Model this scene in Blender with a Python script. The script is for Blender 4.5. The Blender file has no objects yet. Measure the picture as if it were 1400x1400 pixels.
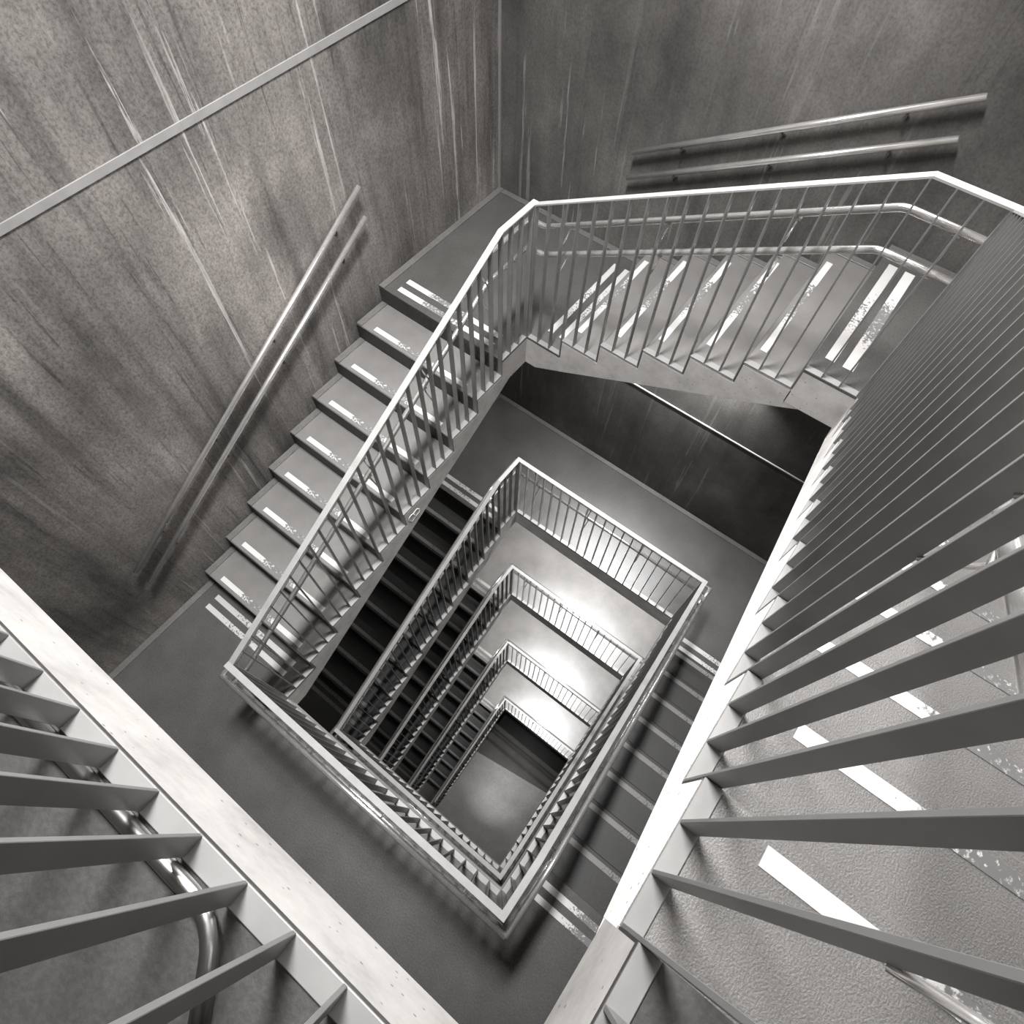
import bpy, bmesh, math
from mathutils import Vector, Matrix, Euler

# ---------------------------------------------------------------- camera, world, light, exposure
S = bpy.context.scene
COL = S.collection
cam_d = bpy.data.cameras.new('camera'); cam = bpy.data.objects.new('camera', cam_d); COL.objects.link(cam)
cam.location = (1.90511, 0.30240, 1.15026)
cam.rotation_euler = Euler((0.473549, -0.02143, 0.653155), 'XYZ')
cam_d.sensor_width = 36; cam_d.lens = 36*839.432/1400; cam_d.clip_start = 0.02; cam_d.clip_end = 200
S.camera = cam
S.view_settings.view_transform = 'Standard'; S.view_settings.look = 'None'
S.view_settings.gamma = 1; S.view_settings.use_curve_mapping = False
S.view_settings.exposure = -0.10
W = bpy.data.worlds.new('world'); S.world = W; W.use_nodes = True
W.node_tree.nodes['Background'].inputs[0].default_value = (1, 1, 1, 1)
W.node_tree.nodes['Background'].inputs[1].default_value = 0.015

def area(name, loc, size, power, rot=(0, 0, 0), spread=180, col=(1, 1, 1)):
    d = bpy.data.lights.new(name, 'AREA'); d.shape = 'RECTANGLE'; d.size, d.size_y = size
    d.energy = power; d.spread = math.radians(spread); d.color = col
    o = bpy.data.objects.new(name, d); COL.objects.link(o); o.location = loc; o.rotation_euler = rot
    return o

r = 0.165          # riser
t = 0.3110674      # going
WD = 1.276         # flight width
L = 10*t           # well length (flights)
D = 7*t            # well width (landings)
WL = 1.286         # far landing depth
NW = 1.65          # near landing depth
XW, XE, YF, YN = -WD, D+WD, L+WL, -NW
H = 1.14           # guard rail height
CEIL = 3.3
GROUND = -19.485
Z_NED, Z_WSD, Z_NEE = -12.4, -13.885, -18.0

# unseen ceiling luminaires, added to light the well (fixtures are built below, at the same places)
LAMPS_ADDED = [(0.60, 1.75, .5, 1.3, 290)]
for i, (x, y, sx, sy, p) in enumerate(LAMPS_ADDED):
    area('added_ceiling_light', (x, y, CEIL-.10), (sx, sy), p, spread=105)
# added light for an unseen window in the far wall (frame and pane are built below)
WIN_ADDED = (0.1, 2.9, .75, 2.7)
area('added_window_light', ((WIN_ADDED[0]+WIN_ADDED[1])/2, YF-.05, (WIN_ADDED[2]+WIN_ADDED[3])/2), (WIN_ADDED[1]-WIN_ADDED[0], WIN_ADDED[3]-WIN_ADDED[2]), 185, rot=(-math.pi/2, 0, 0))
# lamps on the undersides of the far landings: (x, y, z of soffit, power, spread)
LAMPS_LAND = [(1.05, L+.98, -33*r-.28, 110, 135), (.95, L+.98, -51*r-.28, 155, 135),
              (1.15, L+.98, Z_NED-.28, 270, 135)]
for x, y, z, p, sp in LAMPS_LAND:
    area('landing_lamp_light', (x, y, z-.075), (1.7, .12), p, spread=sp)
area('added_wall_light', (.95, YF-.11, -3.0), (1.5, .08), 135, rot=(math.radians(-28), 0, 0), spread=130)  # added unseen lamp, brightens the landing under the short upper flight
area('ground_fill_light', (1.35, -.75, GROUND+3.2), (.5, .2), 15, rot=(math.radians(33), 0, 0), spread=38)  # added spot without a fixture, brightens the ground floor

# ---------------------------------------------------------------- materials
def mat(name):
    m = bpy.data.materials.new(name); m.use_nodes = True
    return m, m.node_tree.nodes, m.node_tree.links, m.node_tree.nodes['Principled BSDF']
WARM = (1.0, .978, .958)
def g(v): return (v*WARM[0], v*WARM[1], v*WARM[2], 1)
def N(ns, kind, **kw):
    n = ns.new(kind)
    for k, v in kw.items():
        if k in n.inputs: n.inputs[k].default_value = v
        else: setattr(n, k, v)
    return n
def ramp(ns, pts):
    n = ns.new('ShaderNodeValToRGB'); e = n.color_ramp.elements
    while len(e) < len(pts): e.new(.5)
    for i, (p, v) in enumerate(pts): e[i].position = p; e[i].color = g(v) if not isinstance(v, tuple) else v
    return n
def texc(ns, ls, scale, kind='Object', loc=(0, 0, 0)):
    c = ns.new('ShaderNodeTexCoord'); m = ns.new('ShaderNodeMapping')
    m.inputs['Scale'].default_value = scale; m.inputs['Location'].default_value = loc
    ls.new(c.outputs[kind], m.inputs['Vector']); return m
def mix(ns, ls, a, b, f, mode='MIX'):
    m = ns.new('ShaderNodeMix'); m.data_type = 'RGBA'; m.blend_type = mode
    for s, v in ((m.inputs[6], a), (m.inputs[7], b), (m.inputs[0], f)):
        if isinstance(v, (float, int, tuple)): s.default_value = v
        else: ls.new(v, s)
    return m.outputs[2]

def concrete_wall(name, base=.30, streak=1.0, seed=0.0, grain=1.0):
    m, ns, ls, b = mat(name)
    big = N(ns, 'ShaderNodeTexNoise', Scale=.9, Detail=6.0, Roughness=.62); ls.new(texc(ns, ls, (1, 1, .75), loc=(seed, 0, seed)).outputs[0], big.inputs[0])
    r1 = ramp(ns, [(.32, base*.42), (.45, base*.85), (.56, base*1.2), (.68, base*1.9)]); ls.new(big.outputs[0], r1.inputs[0])
    # fine mottling
    fi = N(ns, 'ShaderNodeTexNoise', Scale=70.0, Detail=6.0, Roughness=.8); ls.new(texc(ns, ls, (1, 1, .8)).outputs[0], fi.inputs[0])
    r2 = ramp(ns, [(.38, 1-.42*grain), (.5, 1.0), (.64, 1+.32*grain)]); ls.new(fi.outputs[0], r2.inputs[0])
    c = mix(ns, ls, r1.outputs[0], r2.outputs[0], 1.0, 'MULTIPLY')
    # dark vertical water runs
    dk = N(ns, 'ShaderNodeTexNoise', Scale=1.0, Detail=5.0, Roughness=.6); ls.new(texc(ns, ls, (5.5, 5.5, .45), loc=(seed+3, 1, 0)).outputs[0], dk.inputs[0])
    r3 = ramp(ns, [(.30, .28), (.43, .70), (.54, 1.0)]); ls.new(dk.outputs[0], r3.inputs[0])
    c = mix(ns, ls, c, r3.outputs[0], .85*streak, 'MULTIPLY')
    # pale lime runs: thin and long, gated by a broad noise
    lt = N(ns, 'ShaderNodeTexNoise', Scale=1.0, Detail=7.0, Roughness=.66, Distortion=.25); ls.new(texc(ns, ls, (16, 16, .55), loc=(seed, 5, 0)).outputs[0], lt.inputs[0])
    r4 = ramp(ns, [(.60, (0, 0, 0, 1)), (.655, (1, 1, 1, 1)), (.70, (.4, .4, .4, 1))]); ls.new(lt.outputs[0], r4.inputs[0])
    gt = N(ns, 'ShaderNodeTexNoise', Scale=.8, Detail=3.0); ls.new(texc(ns, ls, (1.3, 1.3, .5), loc=(1+seed, 0, 2)).outputs[0], gt.inputs[0])
    r5 = ramp(ns, [(.46, (0, 0, 0, 1)), (.60, (1, 1, 1, 1))]); ls.new(gt.outputs[0], r5.inputs[0])
    f = mix(ns, ls, r4.outputs[0], r5.outputs[0], 1.0, 'MULTIPLY')
    fm = ns.new('ShaderNodeMath'); fm.operation = 'MULTIPLY'; ls.new(f, fm.inputs[0]); fm.inputs[1].default_value = .75*streak
    c = mix(ns, ls, c, g(.62), fm.outputs[0])
    # hairline dark runs
    hl = N(ns, 'ShaderNodeTexNoise', Scale=1.0, Detail=8.0, Roughness=.7, Distortion=.4); ls.new(texc(ns, ls, (26, 26, 1.1), loc=(seed+9, 2, 4)).outputs[0], hl.inputs[0])
    r6 = ramp(ns, [(.34, .35), (.43, 1.0), (.60, 1.0), (.68, 1.45)]); ls.new(hl.outputs[0], r6.inputs[0])
    c = mix(ns, ls, c, r6.outputs[0], .75*streak, 'MULTIPLY')
    ls.new(c, b.inputs['Base Color']); b.inputs['Roughness'].default_value = .72
    bp = N(ns, 'ShaderNodeBump', Strength=.25, Distance=.01); ls.new(fi.outputs[0], bp.inputs['Height']); ls.new(bp.outputs[0], b.inputs['Normal'])
    return m

def concrete_cast(name, base):
    m, ns, ls, b = mat(name)
    a = N(ns, 'ShaderNodeTexNoise', Scale=5.0, Detail=8.0, Roughness=.7); ls.new(texc(ns, ls, (1, 1, 1)).outputs[0], a.inputs[0])
    r1 = ramp(ns, [(.3, base*.72), (.5, base), (.7, base*1.22)]); ls.new(a.outputs[0], r1.inputs[0])
    v = N(ns, 'ShaderNodeTexVoronoi', Scale=26.0); ls.new(texc(ns, ls, (1, 1, 1)).outputs[0], v.inputs[0])
    r2 = ramp(ns, [(.07, .2), (.12, 1.0)]); ls.new(v.outputs['Distance'], r2.inputs[0])
    c = mix(ns, ls, r1.outputs[0], r2.outputs[0], .8, 'MULTIPLY')
    ls.new(c, b.inputs['Base Color']); b.inputs['Roughness'].default_value = .75
    bp = N(ns, 'ShaderNodeBump', Strength=.2, Distance=.006); ls.new(a.outputs[0], bp.inputs['Height']); ls.new(bp.outputs[0], b.inputs['Normal'])
    return m

def floor_mat(name, base, rough=.42, bump=.22, scale=85.0):
    m, ns, ls, b = mat(name)
    a = N(ns, 'ShaderNodeTexNoise', Scale=scale, Detail=3.0, Roughness=.6); ls.new(texc(ns, ls, (1, 1, 1)).outputs[0], a.inputs[0])
    w = N(ns, 'ShaderNodeTexNoise', Scale=2.2, Detail=5.0, Roughness=.6); ls.new(texc(ns, ls, (1, 1, 1)).outputs[0], w.inputs[0])
    r1 = ramp(ns, [(.3, base*.80), (.7, base*1.2)]); ls.new(w.outputs[0], r1.inputs[0])
    r2 = ramp(ns, [(.35, .82), (.65, 1.14)]); ls.new(a.outputs[0], r2.inputs[0])
    ls.new(mix(ns, ls, r1.outputs[0], r2.outputs[0], 1.0, 'MULTIPLY'), b.inputs['Base Color'])
    b.inputs['Roughness'].default_value = rough
    bp = N(ns, 'ShaderNodeBump', Strength=bump, Distance=.004); ls.new(a.outputs[0], bp.inputs['Height']); ls.new(bp.outputs[0], b.inputs['Normal'])
    return m

def stripe_mat(name, light, floor, worn):
    """white paint line, rubbed off along its middle (UV x runs along the line)"""
    m, ns, ls, b = mat(name)
    n = N(ns, 'ShaderNodeTexNoise', Scale=55.0, Detail=4.0, Roughness=.7); ls.new(texc(ns, ls, (1, 1, 1)).outputs[0], n.inputs[0])
    uv = ns.new('ShaderNodeTexCoord'); sp = ns.new('ShaderNodeSeparateXYZ'); ls.new(uv.outputs['UV'], sp.inputs[0])
    e = ns.new('ShaderNodeValToRGB'); el = e.color_ramp.elements
    pts = [(0, .15), (.16, .30), (.30, .30+.45*worn), (.55, .30+.55*worn), (.74, .30+.1*worn), (1, .12)]
    while len(el) < len(pts): el.new(.5)
    for i, (p, v) in enumerate(pts): el[i].position = p; el[i].color = (v, v, v, 1)
    ls.new(sp.outputs[0], e.inputs[0])
    d = ns.new('ShaderNodeMath'); d.operation = 'SUBTRACT'; ls.new(n.outputs[0], d.inputs[0]); ls.new(e.outputs[0], d.inputs[1])
    k = ns.new('ShaderNodeMath'); k.operation = 'MULTIPLY_ADD'; k.use_clamp = True
    ls.new(d.outputs[0], k.inputs[0]); k.inputs[1].default_value = 14; k.inputs[2].default_value = .8
    ls.new(mix(ns, ls, g(floor), g(light), k.outputs[0]), b.inputs['Base Color']); b.inputs['Roughness'].default_value = .5
    return m

def plain(name, v, rough=.5, metal=0.0, emit=0):
    m, ns, ls, b = mat(name)
    a = N(ns, 'ShaderNodeTexNoise', Scale=9.0, Detail=4.0); ls.new(texc(ns, ls, (1, 1, 1)).outputs[0], a.inputs[0])
    r1 = ramp(ns, [(.3, v*.9), (.7, min(v*1.08, 1))]); ls.new(a.outputs[0], r1.inputs[0]); ls.new(r1.outputs[0], b.inputs['Base Color'])
    b.inputs['Roughness'].default_value = rough; b.inputs['Metallic'].default_value = metal
    if emit:
        b.inputs['Emission Color'].default_value = (1, .985, .96, 1); b.inputs['Emission Strength'].default_value = emit
    return m

M = dict(
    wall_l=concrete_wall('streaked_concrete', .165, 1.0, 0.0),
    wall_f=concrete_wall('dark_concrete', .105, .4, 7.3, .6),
    wall_o=concrete_wall('plain_concrete', .20, .5, 3.1),
    raw=concrete_cast('raw_cast_concrete', .44),
    white=concrete_cast('bright_lit_concrete', .88),  # strong light on the nearest flight's side, put into the colour
    pale=concrete_cast('smooth_pale_concrete', .38),
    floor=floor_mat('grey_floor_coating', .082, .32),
    floor_lit=floor_mat('lit_floor_coating', .22, .30),  # same floor, bright light on the far landings put into the colour
    floor_shade=floor_mat('shaded_floor_coating', .055, .45),  # same floor with shade put into the colour
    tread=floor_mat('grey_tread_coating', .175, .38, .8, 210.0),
    tread_shade=floor_mat('shaded_tread_coating', .032, .5),  # treads of the lower flights, their shade put into the colour
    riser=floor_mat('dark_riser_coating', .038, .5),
    ground=floor_mat('ground_floor_screed', .07, .5, .2, 30),
    mat=floor_mat('ground_shade_tone', .03, .9, .5, 160),  # dark tone for the shade painted on the ground floor
    strip=floor_mat('upstand_coating', .13, .4),
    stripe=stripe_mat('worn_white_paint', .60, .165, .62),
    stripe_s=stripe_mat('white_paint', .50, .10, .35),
    stripe_shade=stripe_mat('shaded_white_paint', .19, .04, .3),  # same white paint, darkened for the shade on the lower levels
    plate=plain('light_painted_steel', .27, .42, .35),
    bar=plain('grey_painted_steel', .22, .40, .35),
    rail=plain('pale_painted_steel', .32, .5, .0),
    tube=plain('brushed_stainless_steel', .80, .22, .82),
    pipe=plain('dull_steel_pipe', .28, .3, 1.0),
    dark=plain('dark_joint', .02, .8),
    iron=plain('dark_bracket_steel', .10, .5, .6),
    chalk=plain('pale_chalk', .85, .9),
    lime=plain('lime_filler', .62, .8),
    joint=plain('pale_joint_mortar', .24, .8),
    lamp_body=plain('lamp_housing_enamel', .7, .5),
    lamp_glow=plain('lamp_diffuser', .9, .5, 0, 3.0),
    added_glow=plain('added_window_glow', .9, .5, 0, 4.0),  # glow of the added window
    ceil=concrete_cast('ceiling_concrete', .5),
)

# ---------------------------------------------------------------- mesh helpers
def box(bm, x0, x1, y0, y1, z0, z1, bev=0.0):
    x0, x1 = sorted((x0, x1)); y0, y1 = sorted((y0, y1)); z0, z1 = sorted((z0, z1))
    v = [bm.verts.new(p) for p in [(x0, y0, z0), (x1, y0, z0), (x1, y1, z0), (x0, y1, z0), (x0, y0, z1), (x1, y0, z1), (x1, y1, z1), (x0, y1, z1)]]
    fs = [bm.faces.new([v[i] for i in f]) for f in [(0, 3, 2, 1), (4, 5, 6, 7), (0, 1, 5, 4), (1, 2, 6, 5), (2, 3, 7, 6), (3, 0, 4, 7)]]
    if bev:
        es = {e for f in fs for e in f.edges}
        bmesh.ops.bevel(bm, geom=list(es), offset=bev, segments=1, affect='EDGES')
def prism(bm, pts, axis, a0, a1):
    """extrude a polygon; axis 'z': pts are (x,y); axis 'y': pts are (x,z)"""
    def P(p, a): return (p[0], p[1], a) if axis == 'z' else (p[0], a, p[1])
    lo = [bm.verts.new(P(p, a0)) for p in pts]; hi = [bm.verts.new(P(p, a1)) for p in pts]
    bm.faces.new(lo); bm.faces.new(hi)
    n = len(pts)
    for i in range(n): bm.faces.new([lo[i], lo[(i+1) % n], hi[(i+1) % n], hi[i]])
    bmesh.ops.recalc_face_normals(bm, faces=bm.faces[:])
def fillet(pts, rad, seg=4):
    out = [Vector(pts[0])]
    for a, b, c in zip(pts, pts[1:], pts[2:]):
        a, b, c = Vector(a), Vector(b), Vector(c)
        u, v = (a-b), (c-b); rr = min(rad, u.length*.45, v.length*.45); u.normalize(); v.normalize()
        p0, p1 = b+u*rr, b+v*rr
        for i in range(seg+1):
            k = i/seg; out.append(p0*(1-k)**2+b*2*k*(1-k)+p1*k*k)
    out.append(Vector(pts[-1])); return out
def tube(bm, pts, rad, seg=14, cap=True):
    pts = [Vector(p) for p in pts]; rings = []
    prev = None
    for i, p in enumerate(pts):
        d = (pts[min(i+1, len(pts)-1)]-pts[max(i-1, 0)]).normalized()
        if prev is None:
            up = Vector((0, 0, 1)) if abs(d.z) < .9 else Vector((1, 0, 0)); n = d.cross(up).normalized()
        else:
            n = (prev-d*prev.dot(d)).normalized()
        prev = n; b2 = d.cross(n)
        rings.append([bm.verts.new(p+n*rad*math.cos(a)+b2*rad*math.sin(a)) for a in [2*math.pi*j/seg for j in range(seg)]])
    for a, b in zip(rings, rings[1:]):
        for j in range(seg):
            f = bm.faces.new([a[j], a[(j+1) % seg], b[(j+1) % seg], b[j]]); f.smooth = True
    if cap: bm.faces.new(rings[0][::-1]); bm.faces.new(rings[-1])
def mesh(name, bm, m):
    bmesh.ops.recalc_face_normals(bm, faces=bm.faces[:])
    me = bpy.data.meshes.new(name); bm.to_mesh(me); bm.free(); me.materials.append(M[m]); return me
def link(name, me, parent=None, loc=(0, 0, 0), label=None):
    o = bpy.data.objects.new(name, me); COL.objects.link(o); o.location = loc
    if parent: o.parent = parent
    if label: o['label'] = label
    return o
def part(name, fn, m, parent=None, label=None):
    bm = bmesh.new(); fn(bm); return link(name, mesh(name, bm, m), parent, label=label)
def thing(name, label, cat, loc=(0, 0, 0), rot=0, group=None):
    o = bpy.data.objects.new(name, None); COL.objects.link(o); o.empty_display_size = .1
    o.location = loc; o.rotation_euler = (0, 0, rot); o['label'] = label; o['category'] = cat
    if group: o['group'] = group
    return o
def struct(name, fn, m):
    o = part(name, fn, m); o['kind'] = 'structure'; return o
def stripe_mesh(x0, x1, y0, y1, z, m, along='y', flip=False):
    """thin painted line with UVs along its length"""
    bm = bmesh.new(); box(bm, x0, x1, y0, y1, z, z+.0015)
    uv = bm.loops.layers.uv.new('UVMap')
    for f in bm.faces:
        for l in f.loops:
            a = (l.vert.co.y-min(y0, y1))/abs(y1-y0) if along == 'y' else (l.vert.co.x-min(x0, x1))/abs(x1-x0)
            l[uv].uv = (1-a if flip else a, 0)
    return mesh('stripe', bm, m)

# ---------------------------------------------------------------- the setting
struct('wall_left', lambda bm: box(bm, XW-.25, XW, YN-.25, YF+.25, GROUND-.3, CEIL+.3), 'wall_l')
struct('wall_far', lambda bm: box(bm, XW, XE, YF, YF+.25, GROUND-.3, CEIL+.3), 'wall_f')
struct('wall_right', lambda bm: box(bm, XE, XE+.25, YN-.25, YF+.25, GROUND-.3, CEIL+.3), 'wall_o')
struct('wall_near', lambda bm: box(bm, XW, XE, YN-.25, YN, GROUND-.3, CEIL+.3), 'wall_o')
struct('ceiling', lambda bm: box(bm, XW, XE, YN, YF, CEIL, CEIL+.3), 'ceil')
struct('floor', lambda bm: box(bm, XW, XE, YN, YF, GROUND-.3, GROUND), 'ground')
# pale pour joints of the walls (thin mortar bands standing a few millimetres proud)
struct('trim_1', lambda bm: box(bm, XW, XW+.008, YN, YF, -.757, -.715), 'joint')
struct('trim_2', lambda bm: box(bm, XW, XE, YF-.008, YF, -3.898, -3.884), 'lime')
struct('trim_3', lambda bm: box(bm, XW, XW+.016, YF-.016, YF, -15*r, CEIL), 'joint')
# added window high in the far wall, out of view, to light the well
wx0, wx1, wz0, wz1 = WIN_ADDED
def added_wframe(bm):
    for a, b, c, d in ((wx0-.06, wx1+.06, wz0-.06, wz0), (wx0-.06, wx1+.06, wz1, wz1+.06), (wx0-.06, wx0, wz0, wz1), (wx1, wx1+.06, wz0, wz1), ((wx0+wx1)/2-.02, (wx0+wx1)/2+.02, wz0, wz1)):
        box(bm, a, b, YF-.03, YF-.001, c, d)
wf = struct('added_window_1', added_wframe, 'rail')
part('added_pane', lambda bm: box(bm, wx0, wx1, YF-.012, YF-.004, wz0, wz1), 'added_glow', wf)

# ---------------------------------------------------------------- landings
PLW = .042
S0 = .10           # soffits start to slope this far up a flight
def landing(label, poly, z, plates, stripes=(), strips=(), top='floor', body='raw', thick=.28, smat='stripe_s', slab=None):
    cx = sum(p[0] for p in poly)/len(poly); cy = sum(p[1] for p in poly)/len(poly)
    T = thing('stair_landing', label, 'landing', (cx, cy, z), 0, 'stair landings around the well')
    Q = [(x-cx, y-cy) for x, y in poly]
    cl = lambda p: (min(max(p[0], XW+.004), XE-.004), min(max(p[1], YN+.004), YF-.004))
    Q = [(x-cx, y-cy) for x, y in map(cl, poly)]
    QS = [(x-cx, y-cy) for x, y in map(cl, slab or poly)]
    part('slab', lambda bm: prism(bm, QS, 'z', -thick, -.016), body, T)
    part('floor_covering', lambda bm: prism(bm, Q, 'z', -.0155, 0), top, T)
    for (x0, x1, y0, y1) in plates:
        part('edge_plate', lambda bm: box(bm, x0-cx, x1-cx, y0-cy, y1-cy, .0005, .008, .0015), 'plate', T)
    for (x0, x1, y0, y1) in strips:
        part('wall_upstand', lambda bm: box(bm, x0-cx, x1-cx, y0-cy, y1-cy, .0005, .009, .002), 'strip', T)
    for (x0, x1, y0, y1, al, fl, *mm) in stripes:
        link('warning_stripe', stripe_mesh(x0-cx, x1-cx, y0-cy, y1-cy, .0008, mm[0] if mm else smat, al, fl), T)
    return T

def stripes_wn_bottom(y0, m, x0=0.0): return [(x0-1.112, x0-.155, y0+.100, y0+.145, 'y' if 0 else 'x', False, m), (x0-1.112, x0-.155, y0+.200, y0+.246, 'x', False, m)]
def stripes_wn_top(yn, m, x0=0.0): return [(x0-1.12, x0-.155, yn+.055, yn+.103, 'x', False, m), (x0-1.12, x0-.155, yn+.160, yn+.208, 'x', False, m)]
def stripes_es_top(ys, m, x1=D): return [(x1+.155, x1+1.112, ys+.100, ys+.145, 'x', True, m), (x1+.155, x1+1.112, ys+.200, ys+.246, 'x', True, m)]
def stripes_es_bottom(yn, m, x1=D): return [(x1+.155, x1+1.112, yn+.055, yn+.103, 'x', True, m), (x1+.155, x1+1.112, yn+.160, yn+.208, 'x', True, m)]

# near landings (their edge runs along y = ye; both flights' corner strips belong to them)
def near_landing(label, z, ye, x0, x1, strip_w=True, strip_e=True, tw=t, te=t, **kw):
    def P(a):
        p = [(XW, YN), (XE, YN)]
        p += [(XE, ye+te), (x1, ye+te)] if strip_e else [(XE, ye)]
        p += [(x1, ye), (x0, ye)] if strip_w else [(x1, ye)] if strip_e else []
        return p + ([(x0, ye+a), (XW, ye+a)] if strip_w else [(XW, ye)])
    poly = P(tw); kw['slab'] = P(S0)
    plates = [(x0-(PLW if strip_w else 0), x1+(PLW if strip_e else 0), ye-PLW, ye)]
    if not strip_w: plates = [(XW, x1+PLW, ye-PLW, ye)]
    if strip_w: plates.append((x0-PLW, x0, ye, ye+tw))
    if strip_e: plates.append((x1, x1+PLW, ye, ye+te))
    strips = [(XW+.004, XW+.060, YN+.004, ye+(tw if strip_w else 0))]
    return landing(label, poly, z, plates, strips=strips, **kw)
def far_landing(label, z, yl, x0, x1, tw=t, te=t, **kw):
    P = lambda a: [(XW, YF), (XW, yl-tw), (x0, yl-tw), (x0, yl), (x1, yl), (x1, yl-a), (XE, yl-a), (XE, YF)][::-1]
    poly = P(te); kw['slab'] = P(min(te, S0))
    plates = [(x0-PLW, x1+PLW, yl, yl+PLW), (x0-PLW, x0, yl-tw, yl), (x1, x1+PLW, yl-te, yl)]
    strips = [(XW+.064, XE-.004, YF-.060, YF-.004), (XW+.004, XW+.060, yl-tw, YF-.004)]
    return landing(label, poly, z, plates, strips=strips, **kw)

near_landing('topmost landing with a pale concrete edge, across the lower left corner', 0.0, 0.0, 0.0, D,
             strip_w=False, body='pale', thick=.31, top='floor_shade', stripes=stripes_es_top(0.0, 'stripe'))
# quarter landings of the top storey
landing('dark grey quarter landing in the corner of the two concrete walls',
        [(XW, 9*t), (0, 9*t), (0, L), (t, L), (t, YF), (XW, YF)], -15*r,
        [(-PLW, 0, 9*t, L), (-PLW, t, L, L+PLW)],
        stripes=stripes_wn_top(9*t, 'stripe') + [(.090, .137, L+.155, L+1.11, 'y', False, 'stripe_s'), (.196, .242, L+.155, L+1.11, 'y', False, 'stripe_s')],
        strips=[(XW+.064, t, YF-.060, YF-.004), (XW+.004, XW+.060, 9*t, YF-.004)],
        slab=[(XW, 9*t), (0, 9*t), (0, L), (S0, L), (S0, YF), (XW, YF)])
landing('quarter landing at the upper right with two worn white stripes',
        [(6*t, L), (D, L), (D, 9*t), (XE, 9*t), (XE, YF), (6*t, YF)], -9*r,
        [(6*t, D+PLW, L, L+PLW), (D, D+PLW, 9*t, L)],
        stripes=[(1.922, 1.978, L+.155, L+1.11, 'y', False, 'stripe_s'), (2.026, 2.088, L+.155, L+1.11, 'y', False, 'stripe')],
        strips=[(6*t, XE-.004, YF-.060, YF-.004)],
        slab=[(6*t, L), (D, L), (D, L-S0), (XE, L-S0), (XE, YF), (6*t, YF)])
near_landing('wide dark landing at the lower left, foot of the long upper flight', -24*r, 0.0, 0.0, D,
             stripes=stripes_wn_bottom(0, 'stripe_s')+stripes_es_top(0, 'stripe'))
far_landing('first straight landing below the top flights, under the dark wall', -33*r, L, 0.0, D,
            stripes=stripes_wn_top(9*t, 'stripe_s')+stripes_es_bottom(9*t, 'stripe_s'))
near_landing('shadowed landing at the foot of the second flight down', -42*r, 0.0, 0.0, D, top='floor_shade',
             stripes=stripes_wn_bottom(0, 'stripe_shade')+stripes_es_top(0, 'stripe_shade'))
far_landing('second straight landing down, brightly lit from above', -51*r, L, 0.0, D, top='floor_lit',
            stripes=stripes_wn_top(9*t, 'stripe_s')+stripes_es_bottom(9*t, 'stripe_s'))
YC = -.131; TC = (L-YC)/10
near_landing('shadowed landing at the foot of the third flight down', -60*r, YC, 0.0, 2.30, tw=TC, te=t, top='floor_shade',
             stripes=stripes_wn_bottom(YC, 'stripe_shade'))
XD0, XD1, YD1, YD0 = .07, 2.33, 3.0, -.235; TD = (YD1-YD0)/10
far_landing('third straight landing down, brightly lit from above', Z_NED, YD1, XD0, XD1, tw=TD, te=.2, top='floor_lit',
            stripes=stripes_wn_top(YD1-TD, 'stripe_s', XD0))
near_landing('shadowed landing at the foot of the fourth flight down', Z_WSD, YD0-.03, XD0, 2.60, tw=TD+.03, te=.15, top='floor_shade',
             stripes=stripes_wn_bottom(YD0, 'stripe_shade', XD0))
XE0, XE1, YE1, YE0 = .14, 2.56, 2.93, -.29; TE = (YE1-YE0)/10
far_landing('lowest straight landing, just above the ground floor', Z_NEE, YE1, XE0, XE1, tw=TE, te=.15, top='floor_lit',
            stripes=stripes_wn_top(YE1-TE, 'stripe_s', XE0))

# dark sheet standing in for the shade on the ground floor
o = part('ground_shade_sheet', lambda bm: prism(bm, [(XW+.1, 1.38), (XE-.1, 2.07), (XE-.1, YF-.05), (XW+.1, YF-.05)], 'z', GROUND+.0005, GROUND+.012), 'mat')
o['label'] = 'dark sheet painting the shade on the far half of the ground floor'; o['category'] = 'mat'  # stands in for shade, no mat lies here

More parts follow.
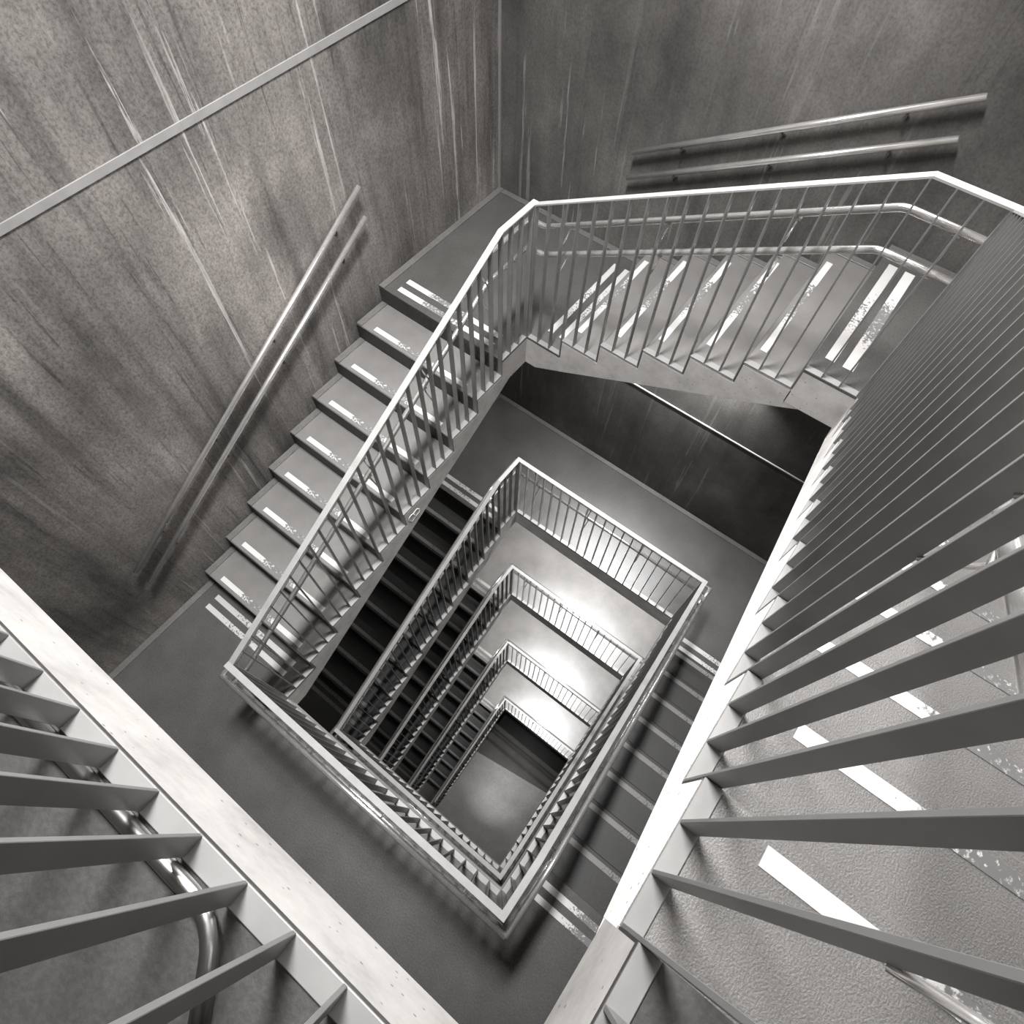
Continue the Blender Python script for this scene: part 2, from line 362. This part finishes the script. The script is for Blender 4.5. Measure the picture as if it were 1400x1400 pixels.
# ---------------------------------------------------------------- flights
def flight(label, p0, rot, zA, n, ts, rs, width=WD, body='raw', tread='tread', stripe='stripe', fh=.28, strip=True, wide0=0.0):
    """local x runs up the flight, local y away from the well, origin at the lower well corner"""
    width -= .004
    T = thing('stair_flight', label, 'stairs', (p0[0], p0[1], zA), rot, 'stair flights around the well')
    sl = rs/ts; s0 = min(S0, ts*.6)
    prof = [(ts, -fh)] + [(ts, 0)] if 0 else []
    # concrete body between the two landings
    a = ts; b = n*ts
    pts = [(a+.006, -fh)]
    zs = lambda s: -fh+max(0, (s-s0))*sl
    pts = [(a+.006, zs(a))]
    for k in range(1, n):
        pts += [(k*ts+.006, k*rs-.016), ((k+1)*ts+.006, k*rs-.016)]
    pts[1:1] = []
    pts += [(b+.006, n*rs-.020), (b+.006, n*rs-fh)]
    pts += [(min(b, s0+(n*rs)/sl)+.0, n*rs-fh)] if s0+(n*rs)/sl < b else []
    pts += [(b+.006, zs(b))] if zs(b) < n*rs-fh else []
    pl = []
    for p in pts:
        if not pl or (abs(p[0]-pl[-1][0])+abs(p[1]-pl[-1][1])) > 1e-5: pl.append(p)
    part('flight_body', lambda bm: prism(bm, pl, 'y', 0.0, width), body, T)
    # soffit wedges carrying the slope under both landings
    part('soffit_haunch', lambda bm: prism(bm, [(s0, -fh), (a+.0055, zs(a)), (a+.0055, -.016), (s0, -.016)], 'y', .0008, width-.001), body, T)
    e = s0+(n*rs)/sl
    if e > b+.01: part('soffit_haunch', lambda bm: prism(bm, [(b+.0065, zs(b)), (e, n*rs-fh-.0005), (b+.0065, n*rs-fh-.0005)], 'y', .0008, width-.001), body, T)
    # one tread (top + nosing), one riser, one plate, copied up the flight
    bm = bmesh.new(); box(bm, 0, ts+.0045, 0.0, width, -.0155, 0, .0065); me_t = mesh('tread', bm, tread)
    bm = bmesh.new(); box(bm, 0, .0055, .0, width, -rs+.0, -.016); me_r = mesh('riser', bm, 'riser')
    bm = bmesh.new(); box(bm, .001, ts-.002, 0, PLW, .0005, .008, .0015); me_p = mesh('edge_plate', bm, 'plate')
    bm = bmesh.new(); box(bm, .001, ts-.002, width-.062, width-.006, .0005, .009, .002); me_w = mesh('wall_upstand', bm, 'strip')
    me_s = stripe_mesh(.032, .074, .155, width-.165, .0008, stripe, 'y', True)
    for k in range(1, n+1):
        link('riser', me_r, T, (k*ts, 0, k*rs))
        if k == n: break
        link('tread', me_t, T, (k*ts, 0, k*rs))
        link('edge_plate', me_p, T, (k*ts, 0, k*rs))
        if strip: link('wall_upstand', me_w, T, (k*ts, 0, k*rs))
        link('nosing_stripe', me_s, T, (k*ts, 0, k*rs))
    return T

A90 = math.pi/2
upper_flight = flight('long upper flight rising beside the streaked left wall', (0, 0), A90, -24*r, 9, t, r, stripe='stripe')
flight('short upper flight with pale raw concrete side, along the far wall', (0, L), 0, -15*r, 6, t, r, width=WL, stripe='stripe')
flight('nearest flight at the right, bright light painted on its side', (D, L), -A90, -9*r, 9, t, r, body='white', stripe='stripe')
flight('dark flight at the lower right, seen beneath the bright-lit stringer', (D, L), -A90, -33*r, 9, t, r, tread='tread_shade', stripe='stripe_shade')
flight('dark flight directly beneath the long upper flight', (0, 0), A90, -42*r, 9, t, r, tread='tread_shade', stripe='stripe_shade')
flight('right-hand flight hidden under the second guard rail', (D, L), -A90, -51*r, 9, t, r, tread='tread_shade', stripe='stripe_shade')
flight('second dark flight down on the left side of the well', (0, YC), A90, -60*r, 9, TC, r, tread='tread_shade', stripe='stripe_shade')
flight('steep hidden flight on the right, two storeys above the ground', (XD1, YD1), -A90, Z_NED, 15, (YD1-YC)/16, 2.5/15, width=XE-XD1, tread='tread_shade', stripe='stripe_shade', strip=False)
flight('third dark flight down on the left side of the well', (XD0, YD0), A90, Z_WSD, 9, TD, r, width=XD0-XW, tread='tread_shade', stripe='stripe_shade')
flight('steep hidden flight on the right, one storey above the ground', (2.60, YE1), -A90, Z_NEE, 20, (YE1-YD0+.03)/21, (Z_WSD-Z_NEE)/20, width=XE-2.60, tread='tread_shade', stripe='stripe_shade', strip=False)
flight('lowest dark flight on the left, landing on the ground floor', (XE0, YE0), A90, GROUND, 9, TE, r, width=XE0-XW, tread='tread_shade', stripe='stripe_shade')

# pale chalk letter B, lying on its back, on the side of the long upper flight
def chalk(bm):
    pts = [(1.618, .632), (1.712, .664), (1.716, .705), (1.690, .738), (1.660, .728), (1.645, .722), (1.628, .733), (1.596, .722), (1.592, .680), (1.618, .632)]
    tube(bm, [(x, -.0002, z) for x, z in pts], .0032, 6)
part('chalk_letter', chalk, 'chalk', upper_flight, 'pale chalked letter B')
part('chalk_stroke', lambda bm: tube(bm, [(1.649, -.0002, .720), (1.665, -.0002, .650)], .0032, 6), 'chalk', upper_flight)

# ---------------------------------------------------------------- balustrades
_bars = {}
def bar_mesh(h):
    k = round(h, 3)
    if k not in _bars:
        bm = bmesh.new(); box(bm, -.004, .004, .0, .038, 0, h, .0008); _bars[k] = mesh('baluster', bm, 'bar')
    return _bars[k]
TW, TR = .108, .0185
def balustrade(label, p0, rot, zA, n=0, ts=t, rs=r, length=None, h=H, end0=True, end1=True, nb=None, tubes=True, cap0=0.0, cap1=.042, ntube=(.93, .715), brk=6, tube_end=(TW, TW)):
    T = thing('balustrade', label, 'railing', (p0[0], p0[1], zA), rot, 'balustrades around the well')
    Lf = length if length is not None else (n+1)*ts
    top = lambda s: rs*n if (n and s >= n*ts) else (s/ts*rs if n else 0)
    top2 = lambda s: min(max(s, 0)/ts*rs, n*rs) if n else 0
    # flat top rail
    P = [(-cap0, 0), (0, 0)] if cap0 else [(0, 0)]
    if n: P += [(n*ts, n*rs)]
    P += [(Lf+cap1, n*rs)]
    prof = [(s, z+h) for s, z in P]+[(s, z+h-.010) for s, z in P[::-1]]
    part('top_rail', lambda bm: prism(bm, prof, 'y', 0.0, .041), 'rail', T)
    # flat balusters set across the edge
    m = nb if nb else (3*(n+1) if n else 20)
    for j in range(m+1):
        s = Lf*j/m
        if (j == 0 and not end0) or (j == m and not end1): continue
        if n:
            k = int((j-1e-6)//3) if j % 3 == 0 else j//3
            k = max(0, min(n, (j-1)//3 if j % 3 == 0 else j//3))
            s = ts*j/3
            base = k*rs
        else: base = 0
        ss = min(max(s-(.0045 if j else -.0045), .0045), Lf-.0045)
        link('baluster', bar_mesh(top2(ss)+h-.010-base-.008), T, (ss, 0, base+.008))
    if tubes:
        for zi, zt in enumerate(ntube):
            path = [(-tube_end[0], TW, zt)]
            if n: path += [(.02, TW, zt), (n*ts-.03, TW, n*rs+zt)]
            path += [(Lf+tube_end[1], TW, n*rs+zt)]
            path = fillet(path, .03, 3)
            ob = part('handrail', lambda bm: tube(bm, path, TR), 'tube', T, 'upper stainless handrail' if zi == 0 else 'lower stainless handrail')
            js = list(range(2, m, brk))
            for j in js:
                s = Lf*j/m
                zz = top2(s)+zt
                part('bracket', lambda bm: (tube(bm, fillet([(s, .036, zz-.105), (s, TW-.012, zz-.055), (s, TW, zz-TR+.004)], .02, 3), .0055, 8), box(bm, s-.016, s+.016, TW-.014, TW+.014, zz-TR-.003, zz-TR+.003)), 'tube', ob)
    return T

balustrade('balustrade on the topmost landing, close by at the lower left', (D, 0), math.pi, 0.0, length=D, nb=20)
balustrade('nearest balustrade at the right, its bars fanning out', (D, L), -A90, -9*r, 9, ts=t)
balustrade('balustrade of the short upper flight by the far wall', (0, L), 0, -15*r, 6, ts=t)
balustrade('balustrade of the long upper flight beside the left wall', (0, 0), A90, -24*r, 9, ts=t)
balustrade('pale balustrade along the wide lower left landing', (D, 0), math.pi, -24*r, length=D, nb=20)
balustrade('sloping balustrade at the lower right, joining the wide landing', (D, L), -A90, -33*r, 9, ts=t)
balustrade('first level balustrade below the far wall', (0, L), 0, -33*r, length=D, nb=20)
balustrade('first dark sloping balustrade under the long upper flight', (0, 0), A90, -42*r, 9, ts=t)
balustrade('second balustrade down along the near side of the well', (D, 0), math.pi, -42*r, length=D, nb=20)
balustrade('second sloping balustrade down at the right of the well', (D, L), -A90, -51*r, 9, ts=t)
balustrade('second level balustrade down at the far side', (0, L), 0, -51*r, length=D, nb=20)
balustrade('second dark sloping balustrade down on the left', (0, YC), A90, -60*r, 9, ts=TC, cap1=.042)
balustrade('third balustrade down along the near side, mostly hidden', (2.30, YC), math.pi, -60*r, length=2.30, nb=20)
balustrade('third level balustrade down at the far side', (XD0, YD1), 0, Z_NED, length=XD1-XD0, nb=20, h=1.45, ntube=(1.2, .95))
balustrade('third dark sloping balustrade down on the left', (XD0, YD0), A90, Z_WSD, 9, ts=TD, h=1.4, ntube=(1.2, .95))
balustrade('lowest level balustrade, above the ground floor', (XE0, YE1), 0, Z_NEE, length=XE1-XE0, nb=20, h=1.45, ntube=(1.2, .95))
balustrade('lowest sloping balustrade on the left, reaching the ground', (XE0, YE0), A90, GROUND, 9, ts=TE, h=1.4, ntube=(1.2, .95))

# ---------------------------------------------------------------- wall handrails
def wall_rail(label, a, b, ss, inward, group):
    """a, b: ends; inward: unit vector from wall to room"""
    A, B, I = Vector(a), Vector(b), Vector(inward)
    T = thing('wall_handrail', label, 'handrail', A, 0, group)
    part('tube', lambda bm: tube(bm, [(0, 0, 0), B-A], .0195, 16), 'tube', T)
    for k in ss:
        p = (B-A)*k
        def f(bm):
            tube(bm, fillet([p-I*.062+Vector((0, 0, -.075)), p+Vector((0, 0, -.07)), p+Vector((0, 0, -.016))], .03, 3), .007, 8)
            q = p-I*.066+Vector((0, 0, -.075)); tube(bm, [q, q+I*.006], .016, 12)
        part('bracket', f, 'iron', T)
    return T
gx = XW+.07
wall_rail('upper steel handrail on the streaked left wall', (gx, 0.0, -3.093), (gx, 2.765, -1.557), (.12, .37, .63, .90), (1, 0, 0), 'handrails on the left wall')
wall_rail('lower steel handrail on the streaked left wall', (gx, 0.0, -3.295), (gx, 2.765, -1.790), (.12, .37, .63, .90), (1, 0, 0), 'handrails on the left wall')
gy = YF-.07
wall_rail('upper steel handrail on the far wall', (.006, gy, -1.602), (1.85, gy, -.574), (.19, .52, .84), (0, -1, 0), 'handrails on the far wall')
wall_rail('lower steel handrail on the far wall', (0.0, gy, -1.800), (1.85, gy, -.785), (.19, .52, .85), (0, -1, 0), 'handrails on the far wall')

T = thing('added_wall_lamp', 'added unseen light on the far wall under the short upper flight', 'light', (.95, YF, -3.0))  # body of the added wall lamp
part('housing', lambda bm: box(bm, -.78, .78, -.07, 0, -.035, .03, .006), 'lamp_body', T)
part('diffuser', lambda bm: box(bm, -.75, .75, -.105, -.0705, -.03, .02, .006), 'lamp_glow', T)
o = part('floor_pipe', lambda bm: tube(bm, fillet([(.55, -.060, .0155), (1.64, -.060, .0155), (1.72, -.16, .0155)], .07, 6), .015, 16), 'pipe')
o['label'] = 'curved steel pipe lying along the plate of the topmost landing'; o['category'] = 'pipe'

# ---------------------------------------------------------------- lamps (bodies)
def lamp(label, x, y, z, sx, sy, group):
    T = thing('ceiling_light', label, 'light', (x, y, z), 0, group)
    part('housing', lambda bm: box(bm, -sx/2-.02, sx/2+.02, -sy/2-.02, sy/2+.02, -.04, 0, .006), 'lamp_body', T)
    part('diffuser', lambda bm: box(bm, -sx/2, sx/2, -sy/2, sy/2, -.055, -.0405, .006), 'lamp_glow', T)
nm = ['over the middle of the well']
for (x, y, sx, sy, p), s in zip(LAMPS_ADDED, nm):
    lamp('added unseen ceiling light on the top ceiling '+s, x, y, CEIL, sx, sy, 'added lights on the top ceiling')
nm = ['first straight landing down', 'second straight landing down', 'third straight landing down']
for (x, y, z, p, sp), s in zip(LAMPS_LAND, nm):
    lamp('ceiling light on the underside of the %s' % s, x, y, z, 1.7, .12, 'lights under the far landings')
